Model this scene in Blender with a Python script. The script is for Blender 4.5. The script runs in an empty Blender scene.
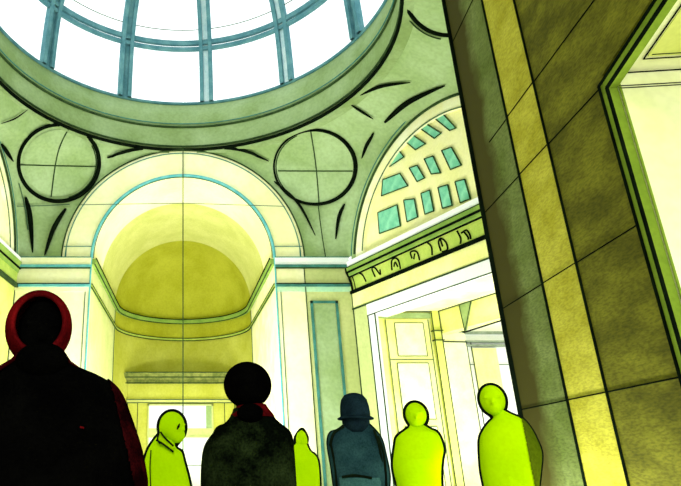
import bpy, bmesh, math, random
from mathutils import Vector, Matrix
from mathutils.bvhtree import BVHTree
random.seed(4)
PI = math.pi
col = bpy.context.scene.collection
# ---------------------------------------------------------------- camera maths
FPX, CX, CY, PITCH, CAMH = 604.0, 183.0, 243.0, math.radians(20.2), 1.2
CAM = Vector((0, 0, CAMH))
def ray(px, py):
    a = (px-CX)/FPX; b = (CY-py)/FPX
    return Vector((a, math.cos(PITCH)-b*math.sin(PITCH), math.sin(PITCH)+b*math.cos(PITCH)))
class Frame:
    """a vertical wall plane: pt(s, z, d) = along, up, out of the wall towards the room"""
    def __init__(self, p0, t, n):
        self.p0 = Vector((p0[0], p0[1], 0)); self.t = Vector((t[0], t[1], 0)); self.n = Vector((n[0], n[1], 0))
    def pt(self, s, z, d=0.0):
        return self.p0+self.t*s+self.n*d+Vector((0, 0, z))
    def un(self, px, py, d=0.0):
        r = ray(px, py); o = self.p0+self.n*d-CAM
        k = self.n.dot(o)/self.n.dot(r); q = CAM+r*k
        return (q-self.p0).dot(self.t), q.z
A21 = math.radians(21); A5 = math.radians(5); A3 = math.radians(6)
FR = Frame((0, 16), (1, 0), (0, -1))
RB = Frame((4.62, 16), (math.sin(A21), -math.cos(A21)), (-math.cos(A21), -math.sin(A21)))
LB = Frame((-4.62, 16), (-math.sin(A5), -math.cos(A5)), (math.cos(A5), -math.sin(A5)))
NP = Frame((3.57, 6.6), (-math.sin(A3), -math.cos(A3)), (-math.cos(A3), math.sin(A3)))
# ---------------------------------------------------------------- materials
def lin(c):
    c = c/255.0
    return c/12.92 if c <= 0.04045 else ((c+0.055)/1.055)**2.4
def rgb(t, k=1.0): return tuple(min(1, lin(v)*k) for v in t)+(1,)
def wc(name, c, c2=None, grain=16, gst=1.0, scale=0.9, fine=0.10, rough=0.9, stretch=1.0, lo=0.38, hi=0.66, bump=0.0):
    """a plaster / stone wash: two tones in soft blotches plus a fine grain"""
    m = bpy.data.materials.new(name); m.use_nodes = True
    nt = m.node_tree; N = nt.nodes; L = nt.links
    b = N['Principled BSDF']; b.inputs['Roughness'].default_value = rough
    b.inputs['Specular IOR Level'].default_value = 0.0 if ('cloth' in name or 'ink' in name or 'felt' in name) else 0.12
    if c2 is None: c2 = tuple(max(0, v*0.86) for v in c)
    tc = N.new('ShaderNodeTexCoord'); mp = N.new('ShaderNodeMapping')
    mp.inputs['Scale'].default_value = (1, 1, stretch)
    L.new(tc.outputs['Object'], mp.inputs['Vector'])
    n1 = N.new('ShaderNodeTexNoise'); n1.inputs['Scale'].default_value = scale; n1.inputs['Detail'].default_value = 5; n1.inputs['Roughness'].default_value = .6
    n2 = N.new('ShaderNodeTexNoise'); n2.inputs['Scale'].default_value = scale*grain; n2.inputs['Detail'].default_value = 4
    L.new(mp.outputs[0], n1.inputs['Vector']); mp2 = N.new('ShaderNodeMapping'); mp2.inputs['Scale'].default_value = (1, 1, gst); L.new(tc.outputs['Object'], mp2.inputs['Vector']); L.new(mp2.outputs[0], n2.inputs['Vector'])
    r1 = N.new('ShaderNodeValToRGB'); r1.color_ramp.elements[0].position = lo; r1.color_ramp.elements[1].position = hi
    r1.color_ramp.elements[0].color = rgb(c2); r1.color_ramp.elements[1].color = rgb(c)
    L.new(n1.outputs['Fac'], r1.inputs['Fac'])
    r2 = N.new('ShaderNodeValToRGB'); r2.color_ramp.elements[0].position = .35; r2.color_ramp.elements[1].position = .6
    g = 1-fine
    r2.color_ramp.elements[0].color = (g, g, g, 1); r2.color_ramp.elements[1].color = (1, 1, 1, 1)
    L.new(n2.outputs['Fac'], r2.inputs['Fac'])
    mx = N.new('ShaderNodeMix'); mx.data_type = 'RGBA'; mx.blend_type = 'MULTIPLY'; mx.inputs[0].default_value = 1
    L.new(r1.outputs['Color'], mx.inputs[6]); L.new(r2.outputs['Color'], mx.inputs[7])
    L.new(mx.outputs[2], b.inputs['Base Color'])
    if bump:
        bp = N.new('ShaderNodeBump'); bp.inputs['Strength'].default_value = bump; bp.inputs['Distance'].default_value = .03
        L.new(n2.outputs['Fac'], bp.inputs['Height']); L.new(bp.outputs[0], b.inputs['Normal'])
    return m
def emit(name, c, k):
    m = bpy.data.materials.new(name); m.use_nodes = True
    N = m.node_tree.nodes; b = N['Principled BSDF']
    b.inputs['Base Color'].default_value = (.05, .05, .05, 1); b.inputs['Emission Color'].default_value = rgb(c); b.inputs['Emission Strength'].default_value = k
    return m
def glass(name, tint, gl=.06):
    m = bpy.data.materials.new(name); m.use_nodes = True
    nt = m.node_tree; N = nt.nodes; L = nt.links
    N.remove(N['Principled BSDF'])
    t = N.new('ShaderNodeBsdfTransparent'); t.inputs[0].default_value = tint
    g = N.new('ShaderNodeBsdfGlossy'); g.inputs['Roughness'].default_value = .1
    x = N.new('ShaderNodeMixShader'); x.inputs[0].default_value = gl
    L.new(t.outputs[0], x.inputs[1]); L.new(g.outputs[0], x.inputs[2]); L.new(x.outputs[0], N['Material Output'].inputs[0])
    return m
M = dict(
 pale=wc('pale yellow plaster', (252, 251, 214), (247, 245, 186), scale=.6, fine=.05),
 paleg=wc('pale green plaster', (226, 230, 168), (208, 216, 148), scale=.8, fine=.07),
 shade=wc('sage plaster', (206, 213, 146), (188, 200, 130), scale=.8, fine=.08),
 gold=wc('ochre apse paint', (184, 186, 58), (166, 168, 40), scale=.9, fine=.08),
 goldl=wc('light ochre paint', (196, 198, 92), (180, 182, 66), scale=.9, fine=.08),
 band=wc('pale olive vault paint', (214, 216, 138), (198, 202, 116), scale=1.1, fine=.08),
 green=wc('green pendentive plaster', (172, 196, 148), (146, 172, 114), scale=.75, fine=.10),
 greend=wc('green drum plaster', (158, 181, 132), (134, 158, 100), scale=.8, fine=.10),
 corn=wc('green cornice stone', (150, 178, 84), (120, 156, 70), scale=2, fine=.1),
 frieze=wc('yellow green frieze', (196, 212, 104), (168, 194, 84), scale=2, fine=.1),
 white=wc('white stone', (252, 253, 252), (238, 246, 246), scale=1.5, fine=.03),
 yel=wc('lemon plaster', (248, 247, 180), (238, 240, 146), scale=1.2, fine=.05),
 yelg=wc('lime washed plaster', (226, 232, 134), (212, 221, 112), scale=1.2, fine=.06),
 yelw=wc('cream plaster', (255, 255, 226), (250, 248, 192), scale=1.6, fine=.04),
 tymp=wc('tympanum plaster', (252, 247, 196), (245, 242, 170), scale=1.2, fine=.05),
 cyan=wc('cyan painted line', (120, 200, 200), (90, 176, 184), scale=4, fine=.1),
 cyang=wc('teal line', (74, 140, 130), (58, 112, 100), scale=4, fine=.1),
 pane=wc('aqua glazing', (150, 222, 190), (112, 196, 164), scale=5, fine=.06, rough=.35),
 ink=wc('black ink line', (16, 26, 14), (8, 14, 8), scale=4),
 inkg=wc('dark green line', (58, 82, 44), (36, 58, 30), scale=4),
 inkt=wc('fine teal grey line', (88, 116, 84), (66, 96, 70), scale=4),
 rib=wc('teal roof steel', (104, 152, 158), (76, 126, 136), scale=3, fine=.12),
 ribl=wc('pale teal roof steel', (214, 234, 236), (176, 210, 216), scale=3, fine=.12),
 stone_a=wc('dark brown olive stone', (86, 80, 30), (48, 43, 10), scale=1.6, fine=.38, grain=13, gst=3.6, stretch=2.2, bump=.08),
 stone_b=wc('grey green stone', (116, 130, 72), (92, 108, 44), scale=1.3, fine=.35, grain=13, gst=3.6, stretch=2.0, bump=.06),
 stone_c=wc('yellow ochre pilaster stone', (194, 190, 70), (166, 162, 42), scale=1.5, fine=.3, grain=13, gst=3.6, stretch=2.4, bump=.06),
 stone_d=wc('olive pier stone', (118, 118, 28), (82, 82, 10), scale=1.5, fine=.38, grain=13, gst=3.6, stretch=2.6, bump=.08),
 trimg=wc('green door trim', (130, 156, 46), (108, 136, 36), scale=2, fine=.1),
 reveal=wc('bright reveal plaster', (248, 250, 206), (240, 246, 178), scale=.9, fine=.06),
 floor=wc('pale stone floor', (232, 231, 208), (220, 218, 190), scale=.7, fine=.08, rough=.6),
 lime=wc('lime cloth', (170, 216, 0), (160, 210, 0), scale=2.5, fine=.05),
 limed=wc('dark olive cloth', (84, 102, 10), (70, 88, 8), scale=3, fine=.2),
 limek=wc('yellow lime cloth', (180, 214, 30), (166, 206, 0), scale=3, fine=.05),
 black=wc('black cloth', (5, 5, 4), (2, 2, 2), scale=6, fine=.3),
 blackg=wc('flecked black cloth', (34, 46, 22), (5, 8, 4), scale=5, fine=.5, lo=.45, hi=.75),
 red=wc('dark red cloth', (98, 11, 13), (56, 5, 7), scale=7, fine=.3),
 redd=wc('deep red cloth', (62, 8, 10), (34, 3, 5), scale=7, fine=.3),
 teal=wc('teal cloth', (38, 68, 70), (22, 46, 50), scale=5, fine=.3),
 tealb=wc('pale teal cloth', (58, 98, 94), (42, 78, 76), scale=5, fine=.3),
 teald=wc('dark navy felt', (24, 42, 50), (14, 28, 34), scale=6, fine=.3),
 lamp=emit('bright lit glass', (255, 255, 255), .85),
 glass=glass('roof glass', (.96, 1, 1, 1)),
)
# ---------------------------------------------------------------- mesh helpers
class MB:
    def __init__(self): self.v = []; self.f = []
    def add(self, vs, fs):
        o = len(self.v); self.v += [Vector(p) for p in vs]; self.f += [[i+o for i in f] for f in fs]; return self
    def box(self, x0, x1, y0, y1, z0, z1):
        return self.hexa([(x0,y0,z0),(x1,y0,z0),(x1,y1,z0),(x0,y1,z0),(x0,y0,z1),(x1,y0,z1),(x1,y1,z1),(x0,y1,z1)])
    def hexa(self, p):
        return self.add(p, [[0,3,2,1],[4,5,6,7],[0,1,5,4],[1,2,6,5],[2,3,7,6],[3,0,4,7]])
    def fbox(self, F, s0, s1, z0, z1, d0, d1):
        return self.hexa([F.pt(s0,z0,d1),F.pt(s1,z0,d1),F.pt(s1,z0,d0),F.pt(s0,z0,d0),F.pt(s0,z1,d1),F.pt(s1,z1,d1),F.pt(s1,z1,d0),F.pt(s0,z1,d0)])
    def slab(self, front, off):
        """closed polygon FRONT extruded by vector OFF"""
        n = len(front); off = Vector(off)
        vs = [Vector(p) for p in front]+[Vector(p)+off for p in front]
        fs = [list(range(n)), list(range(2*n-1, n-1, -1))]+[[i, i+n, (i+1)%n+n, (i+1)%n] for i in range(n)]
        return self.add(vs, fs)
    def grid(self, rows, closed=False):
        m = len(rows[0]); vs = [p for r in rows for p in r]; fs = []
        for i in range(len(rows)-1):
            for j in range(m if closed else m-1):
                k = (j+1) % m
                fs.append([i*m+j, i*m+k, (i+1)*m+k, (i+1)*m+j])
        return self.add(vs, fs)
    def tube(self, pts, r, seg=6, closed=False, flat=1.0):
        P = [Vector(p) for p in pts]; n = len(P)
        R = r if isinstance(r, (list, tuple)) else [r]*n
        rows = []; up = None
        for i, p in enumerate(P):
            a = P[i-1] if (i > 0 or closed) else P[i]; b = P[(i+1) % n] if (i < n-1 or closed) else P[i]
            t = (b-a); t = t.normalized() if t.length > 1e-9 else Vector((0, 0, 1))
            if up is None:
                up = Vector((0, 0, 1)) if abs(t.z) < .9 else Vector((0, 1, 0))
            u = (up-t*up.dot(t)).normalized(); w = t.cross(u); up = u
            rows.append([p+u*R[i]*math.cos(2*PI*k/seg)+w*R[i]*flat*math.sin(2*PI*k/seg) for k in range(seg)])
        if closed: rows.append(rows[0])
        self.grid(rows, True)
        if not closed:
            o = len(self.v)
            self.add(rows[0], [list(range(seg))[::-1]]); self.add(rows[-1], [list(range(seg))])
        return self
    def sweep(self, path, prof, closed=False):
        """profile of (out, z) along a plan path of (x, y); out is to the LEFT of travel"""
        n = len(path); rows = []
        for i in range(n):
            p = Vector((path[i][0], path[i][1]))
            d0 = (p-Vector(path[i-1][:2])) if (i > 0 or closed) else None
            d1 = (Vector(path[(i+1) % n][:2])-p) if (i < n-1 or closed) else None
            if d0 is None: d0 = d1
            if d1 is None: d1 = d0
            d0 = d0.normalized(); d1 = d1.normalized()
            n0 = Vector((-d0.y, d0.x)); n1 = Vector((-d1.y, d1.x))
            mv = n0+n1; mv = mv/max(.35, mv.dot(n0)) if mv.length > 1e-6 else n0
            rows.append([(p.x+mv.x*o, p.y+mv.y*o, z) for o, z in prof])
        if closed: rows.append(rows[0])
        self.grid(rows, True)
        if not closed:
            self.add(rows[0], [list(range(len(prof)))[::-1]]); self.add(rows[-1], [list(range(len(prof)))])
        return self
    def ellipsoid(self, c, r, seg=24, rings=16, rot=None):
        c = Vector(c); rows = []
        for i in range(rings+1):
            a = PI*i/rings; row = []
            for k in range(seg):
                b = 2*PI*k/seg
                q = Vector((r[0]*math.sin(a)*math.cos(b), r[1]*math.sin(a)*math.sin(b), r[2]*math.cos(a)))
                if rot is not None: q = rot @ q
                row.append(c+q)
            rows.append(row)
        return self.grid(rows, True)
    def build(self, name, mat, parent=None, smooth=False, merge=1e-5):
        me = bpy.data.meshes.new(name)
        bm = bmesh.new(); vs = [bm.verts.new(p) for p in self.v]
        for f in self.f:
            try: bm.faces.new([vs[i] for i in f])
            except ValueError: pass
        bmesh.ops.remove_doubles(bm, verts=bm.verts[:], dist=merge)
        bmesh.ops.dissolve_degenerate(bm, dist=1e-6, edges=bm.edges[:])
        bmesh.ops.recalc_face_normals(bm, faces=bm.faces[:])
        if parent is not None:
            o = parent.matrix_basis.translation
            bmesh.ops.translate(bm, verts=bm.verts[:], vec=-parent_loc(parent))
        bm.to_mesh(me); bm.free()
        me.materials.append(mat)
        if smooth:
            for p in me.polygons: p.use_smooth = True
        ob = bpy.data.objects.new(name, me); col.objects.link(ob)
        if parent is not None: ob.parent = parent
        return ob
def parent_loc(o):
    v = Vector((0, 0, 0))
    while o is not None: v = v+o.location; o = o.parent
    return v
def tag(o, label=None, cat=None, group=None, kind=None):
    for k, v in (('label', label), ('category', cat), ('group', group), ('kind', kind)):
        if v: o[k] = v
    return o
def empty(name, loc):
    o = bpy.data.objects.new(name, None); o.location = loc; o.empty_display_size = .1; col.objects.link(o); return o
def struct(name, mb, mat, label=None, cat=None, smooth=False):
    o = mb.build(name, mat, None, smooth); return tag(o, label, cat, None, 'structure')
# ---------------------------------------------------------------- floor and shell
struct('floor', MB().box(-14, 14, -8, 26, -.2, 0), M['floor'], 'pale stone floor of the domed hall', 'floor')
Z0 = 6.64; RO, RI = 3.40, 2.56; PC = 4.62
YB, RA = 21.2, 2.45                      # apse centre and radius
# front wall: two piers, jambs, archivolt
def arc(r, z0=Z0, a0=0, a1=PI, n=48): return [(r*math.cos(a0+(a1-a0)*i/n), z0+r*math.sin(a0+(a1-a0)*i/n)) for i in range(n+1)]
w = MB()
for s in (-1, 1):
    pl = [(s*RI, 16), (s*PC, 16), (s*PC, 16.6), (s*4.0, 22), (s*RA, YB)]
    if s < 0: pl = pl[::-1]
    w.slab([(x, y, 0) for x, y in pl], (0, 0, Z0))
wf = struct('wall_front', w, M['pale'], 'pale yellow front wall piers either side of the apse', 'wall')
b = MB(); o_, i_ = arc(RO), arc(RI)
b.grid([[(x, 16.0, z) for x, z in o_], [(x, 16.0, z) for x, z in i_], [(x, 16.5, z) for x, z in i_], [(x, 16.5, z) for x, z in o_], [(x, 16.0, z) for x, z in o_]])
b.build('archivolt', M['pale'], wf)
# wash on the right pier face (sage panel beside the corner) and sunk panel with frame
p = MB().fbox(FR, 3.36, PC-.005, 5.86, 6.42, -.2, .012).fbox(FR, 3.36, PC-.005, 0, 5.70, -.2, .012); p.build('sage_pier_face', M['shade'], wf)
fr = MB()
for (s0, s1, z0, z1) in ((3.46, 3.53, 0, 5.40), (4.14, 4.21, 0, 5.40), (3.46, 4.21, 5.33, 5.40)): fr.fbox(FR, s0, s1, z0, z1, .01, .05)
fr.build('panel_frame', M['cyang'], wf)
MB().fbox(FR, 3.54, 4.12, 0, 5.30, .01, .022).build('sunk_panel', M['green'], wf)
# cyan painted edges and fine lines of the front wall
MB().tube([(x, 15.99, z) for x, z in arc(RI)], .045).build('arch_edge', M['cyan'], wf)
MB().tube([(x, 15.99, z) for x, z in arc(RI-.06)], .012).build('arch_line', M['inkt'], wf)
MB().tube([(x, 15.98, z) for x, z in arc(RO)], .022).build('arch_rim', M['inkg'], wf)
MB().tube([(x, 15.985, z) for x, z in arc(RO-.10)], .014).build('arch_line', M['cyang'], wf)
for s, mm in ((-1, 'cyan'), (1, 'cyan')):
    MB().tube([(s*RI, 15.99, 0), (s*RI, 15.99, Z0+.3)], .026).build('pier_edge', M[mm], wf)
    MB().tube([(s*(RI+.12), 15.99, 0), (s*(RI+.12), 15.99, 5.7)], .012).build('pier_line', M['inkt'], wf)
    MB().tube([(s*PC, 15.99, 0), (s*PC, 15.99, 5.7)], .022).build('corner_line', M['inkg'], wf)
    MB().tube([(s*RI, 15.98, 6.98), (s*(RO-.05), 15.98, 6.98)], .012).build('impost_line', M['cyang'], wf)
    MB().tube([(s*(RO-.12), 15.98, 6.64), (s*(RO-.12), 15.98, 7.0)], .012).build('impost_line', M['cyang'], wf)
MB().tube([(3.36, 15.975, 0), (3.36, 15.975, Z0)], .014).build('pier_line', M['inkg'], wf)
# the entablature of the front wall: two string courses wrapping the piers
def pier_path(s):
    a = [(s*PC, 16.0), (s*RI, 16.0), (s*RI*.998, 16.4)]
    return a
for s, tn, mm1, mm2 in ((-1, 'trim_1', 'cyan', 'cyan'), (1, 'trim_2', 'cyang', 'cyan')):
    a = [(s*PC, 16.0), (s*RI, 16.0)]
    if s < 0: a = a[::-1]
    # travel so that out (left of travel) faces -y : go in -x direction
    a = sorted(a, key=lambda q: -q[0]); a = [(q[0], q[1]) for q in a]
    def prof(o, z0, z1): return [(-.05, z0), (o, z0), (o, z1), (-.05, z1)]
    t = struct(tn, MB().sweep(a, prof(.05, 6.43, 6.64)), M['white' if s > 0 else 'pale'], ('white' if s > 0 else 'cyan edged')+' cornice course on the pier '+('right' if s > 0 else 'left')+' of the apse arch', 'cornice')
    MB().sweep(a, prof(.075, 6.34, 6.43)).build('cornice_moulding', M[mm1], t)
    MB().sweep(a, prof(.08, 6.325, 6.345)).build('cornice_line', M['inkg'], t)
    MB().sweep(a, prof(.06, 5.80, 5.88)).build('string_course', M['cyan' if s < 0 else 'cyang'], t)
    MB().sweep(a, prof(.07, 5.87, 5.895)).build('string_line', M['ink'], t)
    MB().sweep(a, prof(.02, 5.66, 5.80)).build('shade_strip', wc('aqua wash', (176, 228, 196), (200, 236, 190)) if s > 0 else M['pale'], t)
    MB().tube([(a[0][0], 15.94, 6.65), (a[1][0], 15.94, 6.65)], .014).build('cornice_line', M['cyang'], t)
# niche: barrel vault in two bands, semi-dome, curved wall
def barrel(y0, y1, r0, r1): return MB().grid([[(x, y, z) for x, z in arc(r)] for y, r in ((y0, r0), ((y0+y1)/2, (r0+r1)/2), (y1, r1))])
rr = lambda y: RI+(RA-RI)*(y-16)/(YB-16)
struct('ceiling_vault', barrel(16.02, 17.9, rr(16), rr(17.9)), M['pale'], 'pale front band of the barrel vault over the niche', 'ceiling', True)
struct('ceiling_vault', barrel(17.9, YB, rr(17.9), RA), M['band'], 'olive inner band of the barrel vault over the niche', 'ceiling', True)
rows = []
for i in range(25):
    e = PI/2*i/24
    rows.append([(RA*math.cos(e)*math.cos(a), YB+RA*math.cos(e)*math.sin(a), Z0+RA*math.sin(e)) for a in [PI*k/48 for k in range(49)]])
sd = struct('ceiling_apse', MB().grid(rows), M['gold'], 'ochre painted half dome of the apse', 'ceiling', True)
ap = [(RA*math.cos(PI*k/48), YB+RA*math.sin(PI*k/48)) for k in range(49)]
wa = struct('wall_apse', MB().grid([[(x, y, 5.84) for x, y in ap], [(x, y, 3) for x, y in ap], [(x, y, 0) for x, y in ap]]), M['goldl'], 'curved light ochre wall at the back of the apse', 'wall', True)
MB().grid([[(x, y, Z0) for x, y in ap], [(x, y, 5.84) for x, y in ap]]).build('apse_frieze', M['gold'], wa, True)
for s in (-1, 1):
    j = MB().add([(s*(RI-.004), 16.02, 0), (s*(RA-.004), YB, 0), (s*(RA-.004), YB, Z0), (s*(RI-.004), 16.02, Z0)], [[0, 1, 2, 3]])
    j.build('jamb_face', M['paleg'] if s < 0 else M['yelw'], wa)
    MB().tube([(s*(RA-.01), YB, 0), (s*(RA-.01), YB, 6.4)], .018).build('jamb_line', M['inkt'], wa)
path = [(RI, 16.0)]+ap+[(-RI, 16.0)]
t = struct('trim_3', MB().sweep(path, [(-.02, 6.46), (.10, 6.46), (.13, 6.54), (.13, 6.62), (-.02, 6.62)]), M['corn'], 'green cornice curving round the apse under the half dome', 'cornice')
MB().sweep(path, [(.09, 6.44), (.12, 6.44), (.12, 6.465), (.09, 6.465)]).build('cornice_line', M['inkg'], t)
MB().sweep(path, [(.12, 6.61), (.15, 6.61), (.15, 6.64), (.12, 6.64)]).build('cornice_line', M['ink'], t)
t = struct('trim_4', MB().sweep(path, [(-.02, 5.80), (.05, 5.80), (.05, 5.88), (-.02, 5.88)]), M['frieze'], 'lower string course curving round the apse wall', 'cornice')
for z in (5.79, 5.885): MB().sweep(path, [(.03, z-.012), (.065, z-.012), (.065, z+.012), (.03, z+.012)]).build('string_line', M['inkg'], t)
# aedicule door in the apse, standing on a chord
YD = 22.5
d = struct('door_1', MB().box(-2.02, 1.9, YD+.06, YD+.2, 3.42, 4.0).box(-2.0, -1.23, YD+.06, YD+.2, 0, 3.42).box(1.08, 1.9, YD+.06, YD+.2, 0, 3.42), M['goldl'], 'tall apse doorway with white glazed transom under a dark cornice', 'door')
MB().sweep([(2.0, YD+.06), (-2.16, YD+.06)], [(0, 4.0), (.04, 4.0), (.06, 4.14), (.16, 4.22), (.22, 4.38), (0, 4.38)]).build('door_cornice', wc('worn olive stone', (150, 156, 84), (104, 116, 56), scale=5, fine=.25), d)
for z in (4.39, 4.22, 4.02): MB().tube([(-2.1, YD-.16+.3*(4.39-z), z), (2.0, YD-.16+.3*(4.39-z), z)], .018).build('cornice_line', M['inkg'], d)
MB().box(-2.04, 2.0, YD, YD+.1, 3.32, 3.42).build('architrave', M['band'], d)
for z in (3.32, 3.43): MB().tube([(-2.05, YD-.01, z), (2.0, YD-.01, z)], .014).build('architrave_line', M['inkt'], d)
for x0, x1 in ((-2.0, -1.64), (1.5, 1.86)):
    q = MB().box(x0, x1, YD, YD+.1, 0, 3.32).build('pilaster', M['goldl'], d)
    MB().tube([(x0, YD, 0), (x0, YD, 3.32)], .014).tube([(x1, YD, 0), (x1, YD, 3.32)], .014).build('pilaster_line', M['inkg'], q)
fr = MB()
for x0, x1, z0, z1 in ((-1.27, -1.22, 0, 3.28), (1.03, 1.09, 0, 3.28), (-1.27, 1.09, 3.22, 3.27), (-1.22, 1.04, 2.38, 2.44), (-1.22, 1.04, 2.12, 2.17)): fr.box(x0, x1, YD+.01, YD+.1, z0, z1)
fr.build('door_frame', M['shade'], d)
MB().box(-1.22, .83, YD+.06, YD+.1, 2.44, 3.22).build('transom_pane', M['lamp'], d)
MB().box(.83, 1.04, YD+.05, YD+.1, 2.44, 3.22).build('transom_edge', M['green'], d)
MB().box(-1.22, 1.04, YD+.04, YD+.1, 2.17, 2.38).build('transom_rail', M['shade'], d)
lf = MB().box(-1.22, 1.04, YD+.06, YD+.1, 0, 2.12).build('door_leaf', M['white'], d)
MB().tube([(-1.2, YD+.05, 1.2), (1.0, YD+.05, 1.2)], .012).tube([(-.1, YD+.05, 0), (-.1, YD+.05, 2.1)], .01).build('leaf_line', M['inkt'], lf)
# ---------------------------------------------------------------- pendentives
CY0, RR, ZR = 11.3, 4.72, 10.06
class SideArch:
    def __init__(s, F, s0, z0, r): s.F, s.s0, s.z0, s.r = F, s0, z0, r; s.a0 = math.asin((Z0-z0)/r)
    def p(s, a, r=None, d=0.0):
        r = r or s.r
        return s.F.pt(s.s0-r*math.cos(a), s.z0+r*math.sin(a), d)
RA_ = SideArch(RB, 3.53, 6.02, 3.26)
LA_ = SideArch(LB, 3.50, 6.0, 3.24)
def ringp(az, r=RR, z=ZR): return Vector((r*math.sin(az), CY0+r*math.cos(az), z))
def ease(t): return t
def pend(bl, br, az0, az1, bottom, n=40):
    """Coons patch; bl, br: curves v->point from bottom to ring"""
    top = lambda u: ringp(az0+(az1-az0)*u)
    P00, P10, P01, P11 = bl(0), br(0), top(0), top(1)
    rows = []
    for i in range(n+1):
        v = i/n; row = []
        for j in range(n+1):
            u = j/n
            q = bottom(u)*(1-v)+top(u)*v+bl(v)*(1-u)+br(v)*u-(P00*(1-u)*(1-v)+P10*u*(1-v)+P01*(1-u)*v+P11*u*v)
            row.append(q)
        rows.append(row)
    return rows
def front_curve(s): return lambda v: Vector((s*RO*math.cos(PI/2*v), 16.0, Z0+(ZR-Z0)*math.sin(PI/2*v)))
def side_curve(S, back=False):
    cr = S.p(PI/2); az = math.atan2(cr.x, cr.y-CY0); rg = ringp(az)
    def f(v):
        if v < .8:
            k = v/.8; a = S.a0+(PI/2-S.a0)*k
            return S.p(PI-a if back else a)
        k = (v-.8)/.2
        return cr.lerp(rg, k)
    return f, az
def polyline(pts):
    pts = [Vector(p) for p in pts]; L = [(pts[i+1]-pts[i]).length for i in range(len(pts)-1)]; T = sum(L)
    def f(u):
        d = u*T
        for i, l in enumerate(L):
            if d <= l or i == len(L)-1: return pts[i].lerp(pts[i+1], min(1, d/l))
            d -= l
    return f
rc, raz = side_curve(RA_); lc, laz = side_curve(LA_)
rcb, _ = side_curve(RA_, True); lcb, _ = side_curve(LA_, True)
NPC = 3.57
nearc = lambda s: (lambda v: Vector((s*5.0*math.cos(PI/2*v), 6.6, 5.4+(ZR-5.4)*math.sin(PI/2*v))))
specs = [('right', pend(front_curve(1), rc, 0, raz, polyline([(RO, 16, Z0), (PC, 16, Z0), rc(0)])), 'green pendentive between the apse arch and the windowed arch'),
         ('left', pend(front_curve(-1), lc, 0, laz, polyline([(-RO, 16, Z0), (-PC, 16, Z0), lc(0)])), 'green pendentive on the far side of the apse from the windows'),
         ('back', pend(rcb, nearc(1), raz, PI, polyline([rcb(0), (6.2, 8.0, 6.2), (5.0, 6.6, 5.4)])), 'green pendentive above the near stone pier'),
         ('rear', pend(lcb, nearc(-1), laz, -PI, polyline([lcb(0), (-6.0, 8.0, 6.2), (-5.0, 6.6, 5.4)])), None)]
BV = {}
for key, rows, lab in specs:
    o = struct('ceiling_pendentive', MB().grid(rows), M['green'], lab or 'green pendentive over the open near side', 'pendentive', True)
    BV[key] = (BVHTree.FromPolygons([v.co.copy() for v in o.data.vertices], [list(p.vertices) for p in o.data.polygons]), o)
def hit(px, py, keys=('right', 'left', 'back'), off=.03):
    best = None; r = ray(px, py).normalized()
    for k in keys:
        h = BV[k][0].ray_cast(CAM, r)
        if h[0] is not None and (best is None or h[3] < best[1]):
            n = h[1] if h[1].dot(r) < 0 else -h[1]
            best = (h[0]+n*off, h[3], n)
    return best
def smooth_path(pts, n=8):
    """Catmull-Rom through 2D points"""
    P = [pts[0]]+list(pts)+[pts[-1]]; out = []
    for i in range(1, len(P)-2):
        for k in range(n):
            t = k/n; q = []
            for c in range(len(P[0])):
                a, b, c_, d_ = P[i-1][c], P[i][c], P[i+1][c], P[i+2][c]
                q.append(.5*(2*b+(c_-a)*t+(2*a-5*b+4*c_-d_)*t*t+(3*b-a-3*c_+d_)*t**3))
            out.append(tuple(q))
    out.append(tuple(pts[-1])); return out
def stroke(key, pts, wpx, mat='ink', name='ink_stroke', taper=True):  # dark ink strokes laid on the pendentives as raised tubes
    sp = smooth_path(pts); P = []; R = []
    for i, (x, y) in enumerate(sp):
        h = hit(x, y, ('right', 'back') if key == 'right' else (key,), .05)
        if h is None: continue
        k = i/(len(sp)-1)
        P.append(h[0]); R.append(max(.006, wpx/2*h[1]/FPX*((.25+.75*math.sin(PI*min(1, .08+.92*k))) if taper else 1)))
    if len(P) > 2:
        MB().tube(P, R, 8).build(name, M[mat], BV[key][1])
for q in (([(25, 197), (30, 218), (33, 253)], 5), ([(66, 209), (54, 229), (45, 256)], 5), ([(107, 157), (135, 149), (163, 147)], 3.6), ([(0, 144), (5, 151), (12, 161)], 4)): stroke('left', q[0], q[1])
stroke('left', [(0, 123), (14, 118), (27, 109)], 1.4); stroke('left', [(18, 183), (24, 205), (28, 230)], 1.2, 'inkt', taper=False)
for q in (([(220, 147), (244, 150), (269, 161)], 3.4), ([(360, 94), (382, 85), (411, 81)], 3.4), ([(352, 104), (363, 111), (374, 118)], 2.4), ([(374, 132), (367, 145), (362.5, 158)], 3.4),
          ([(385.5, 121), (409, 101), (445, 84)], 5), ([(274, 182), (298, 204), (315, 236)], 2.8), ([(345, 204), (339, 217.5), (335.5, 239.5)], 3.4)): stroke('right', q[0], q[1], 'ink')
stroke('left', [(0, 206), (35, 206), (70, 205)], 1, 'inkt', 'joint_line', False)
stroke('right', [(318, 204), (321, 230), (325, 257)], 1, 'inkg', 'joint_line', False)
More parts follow.
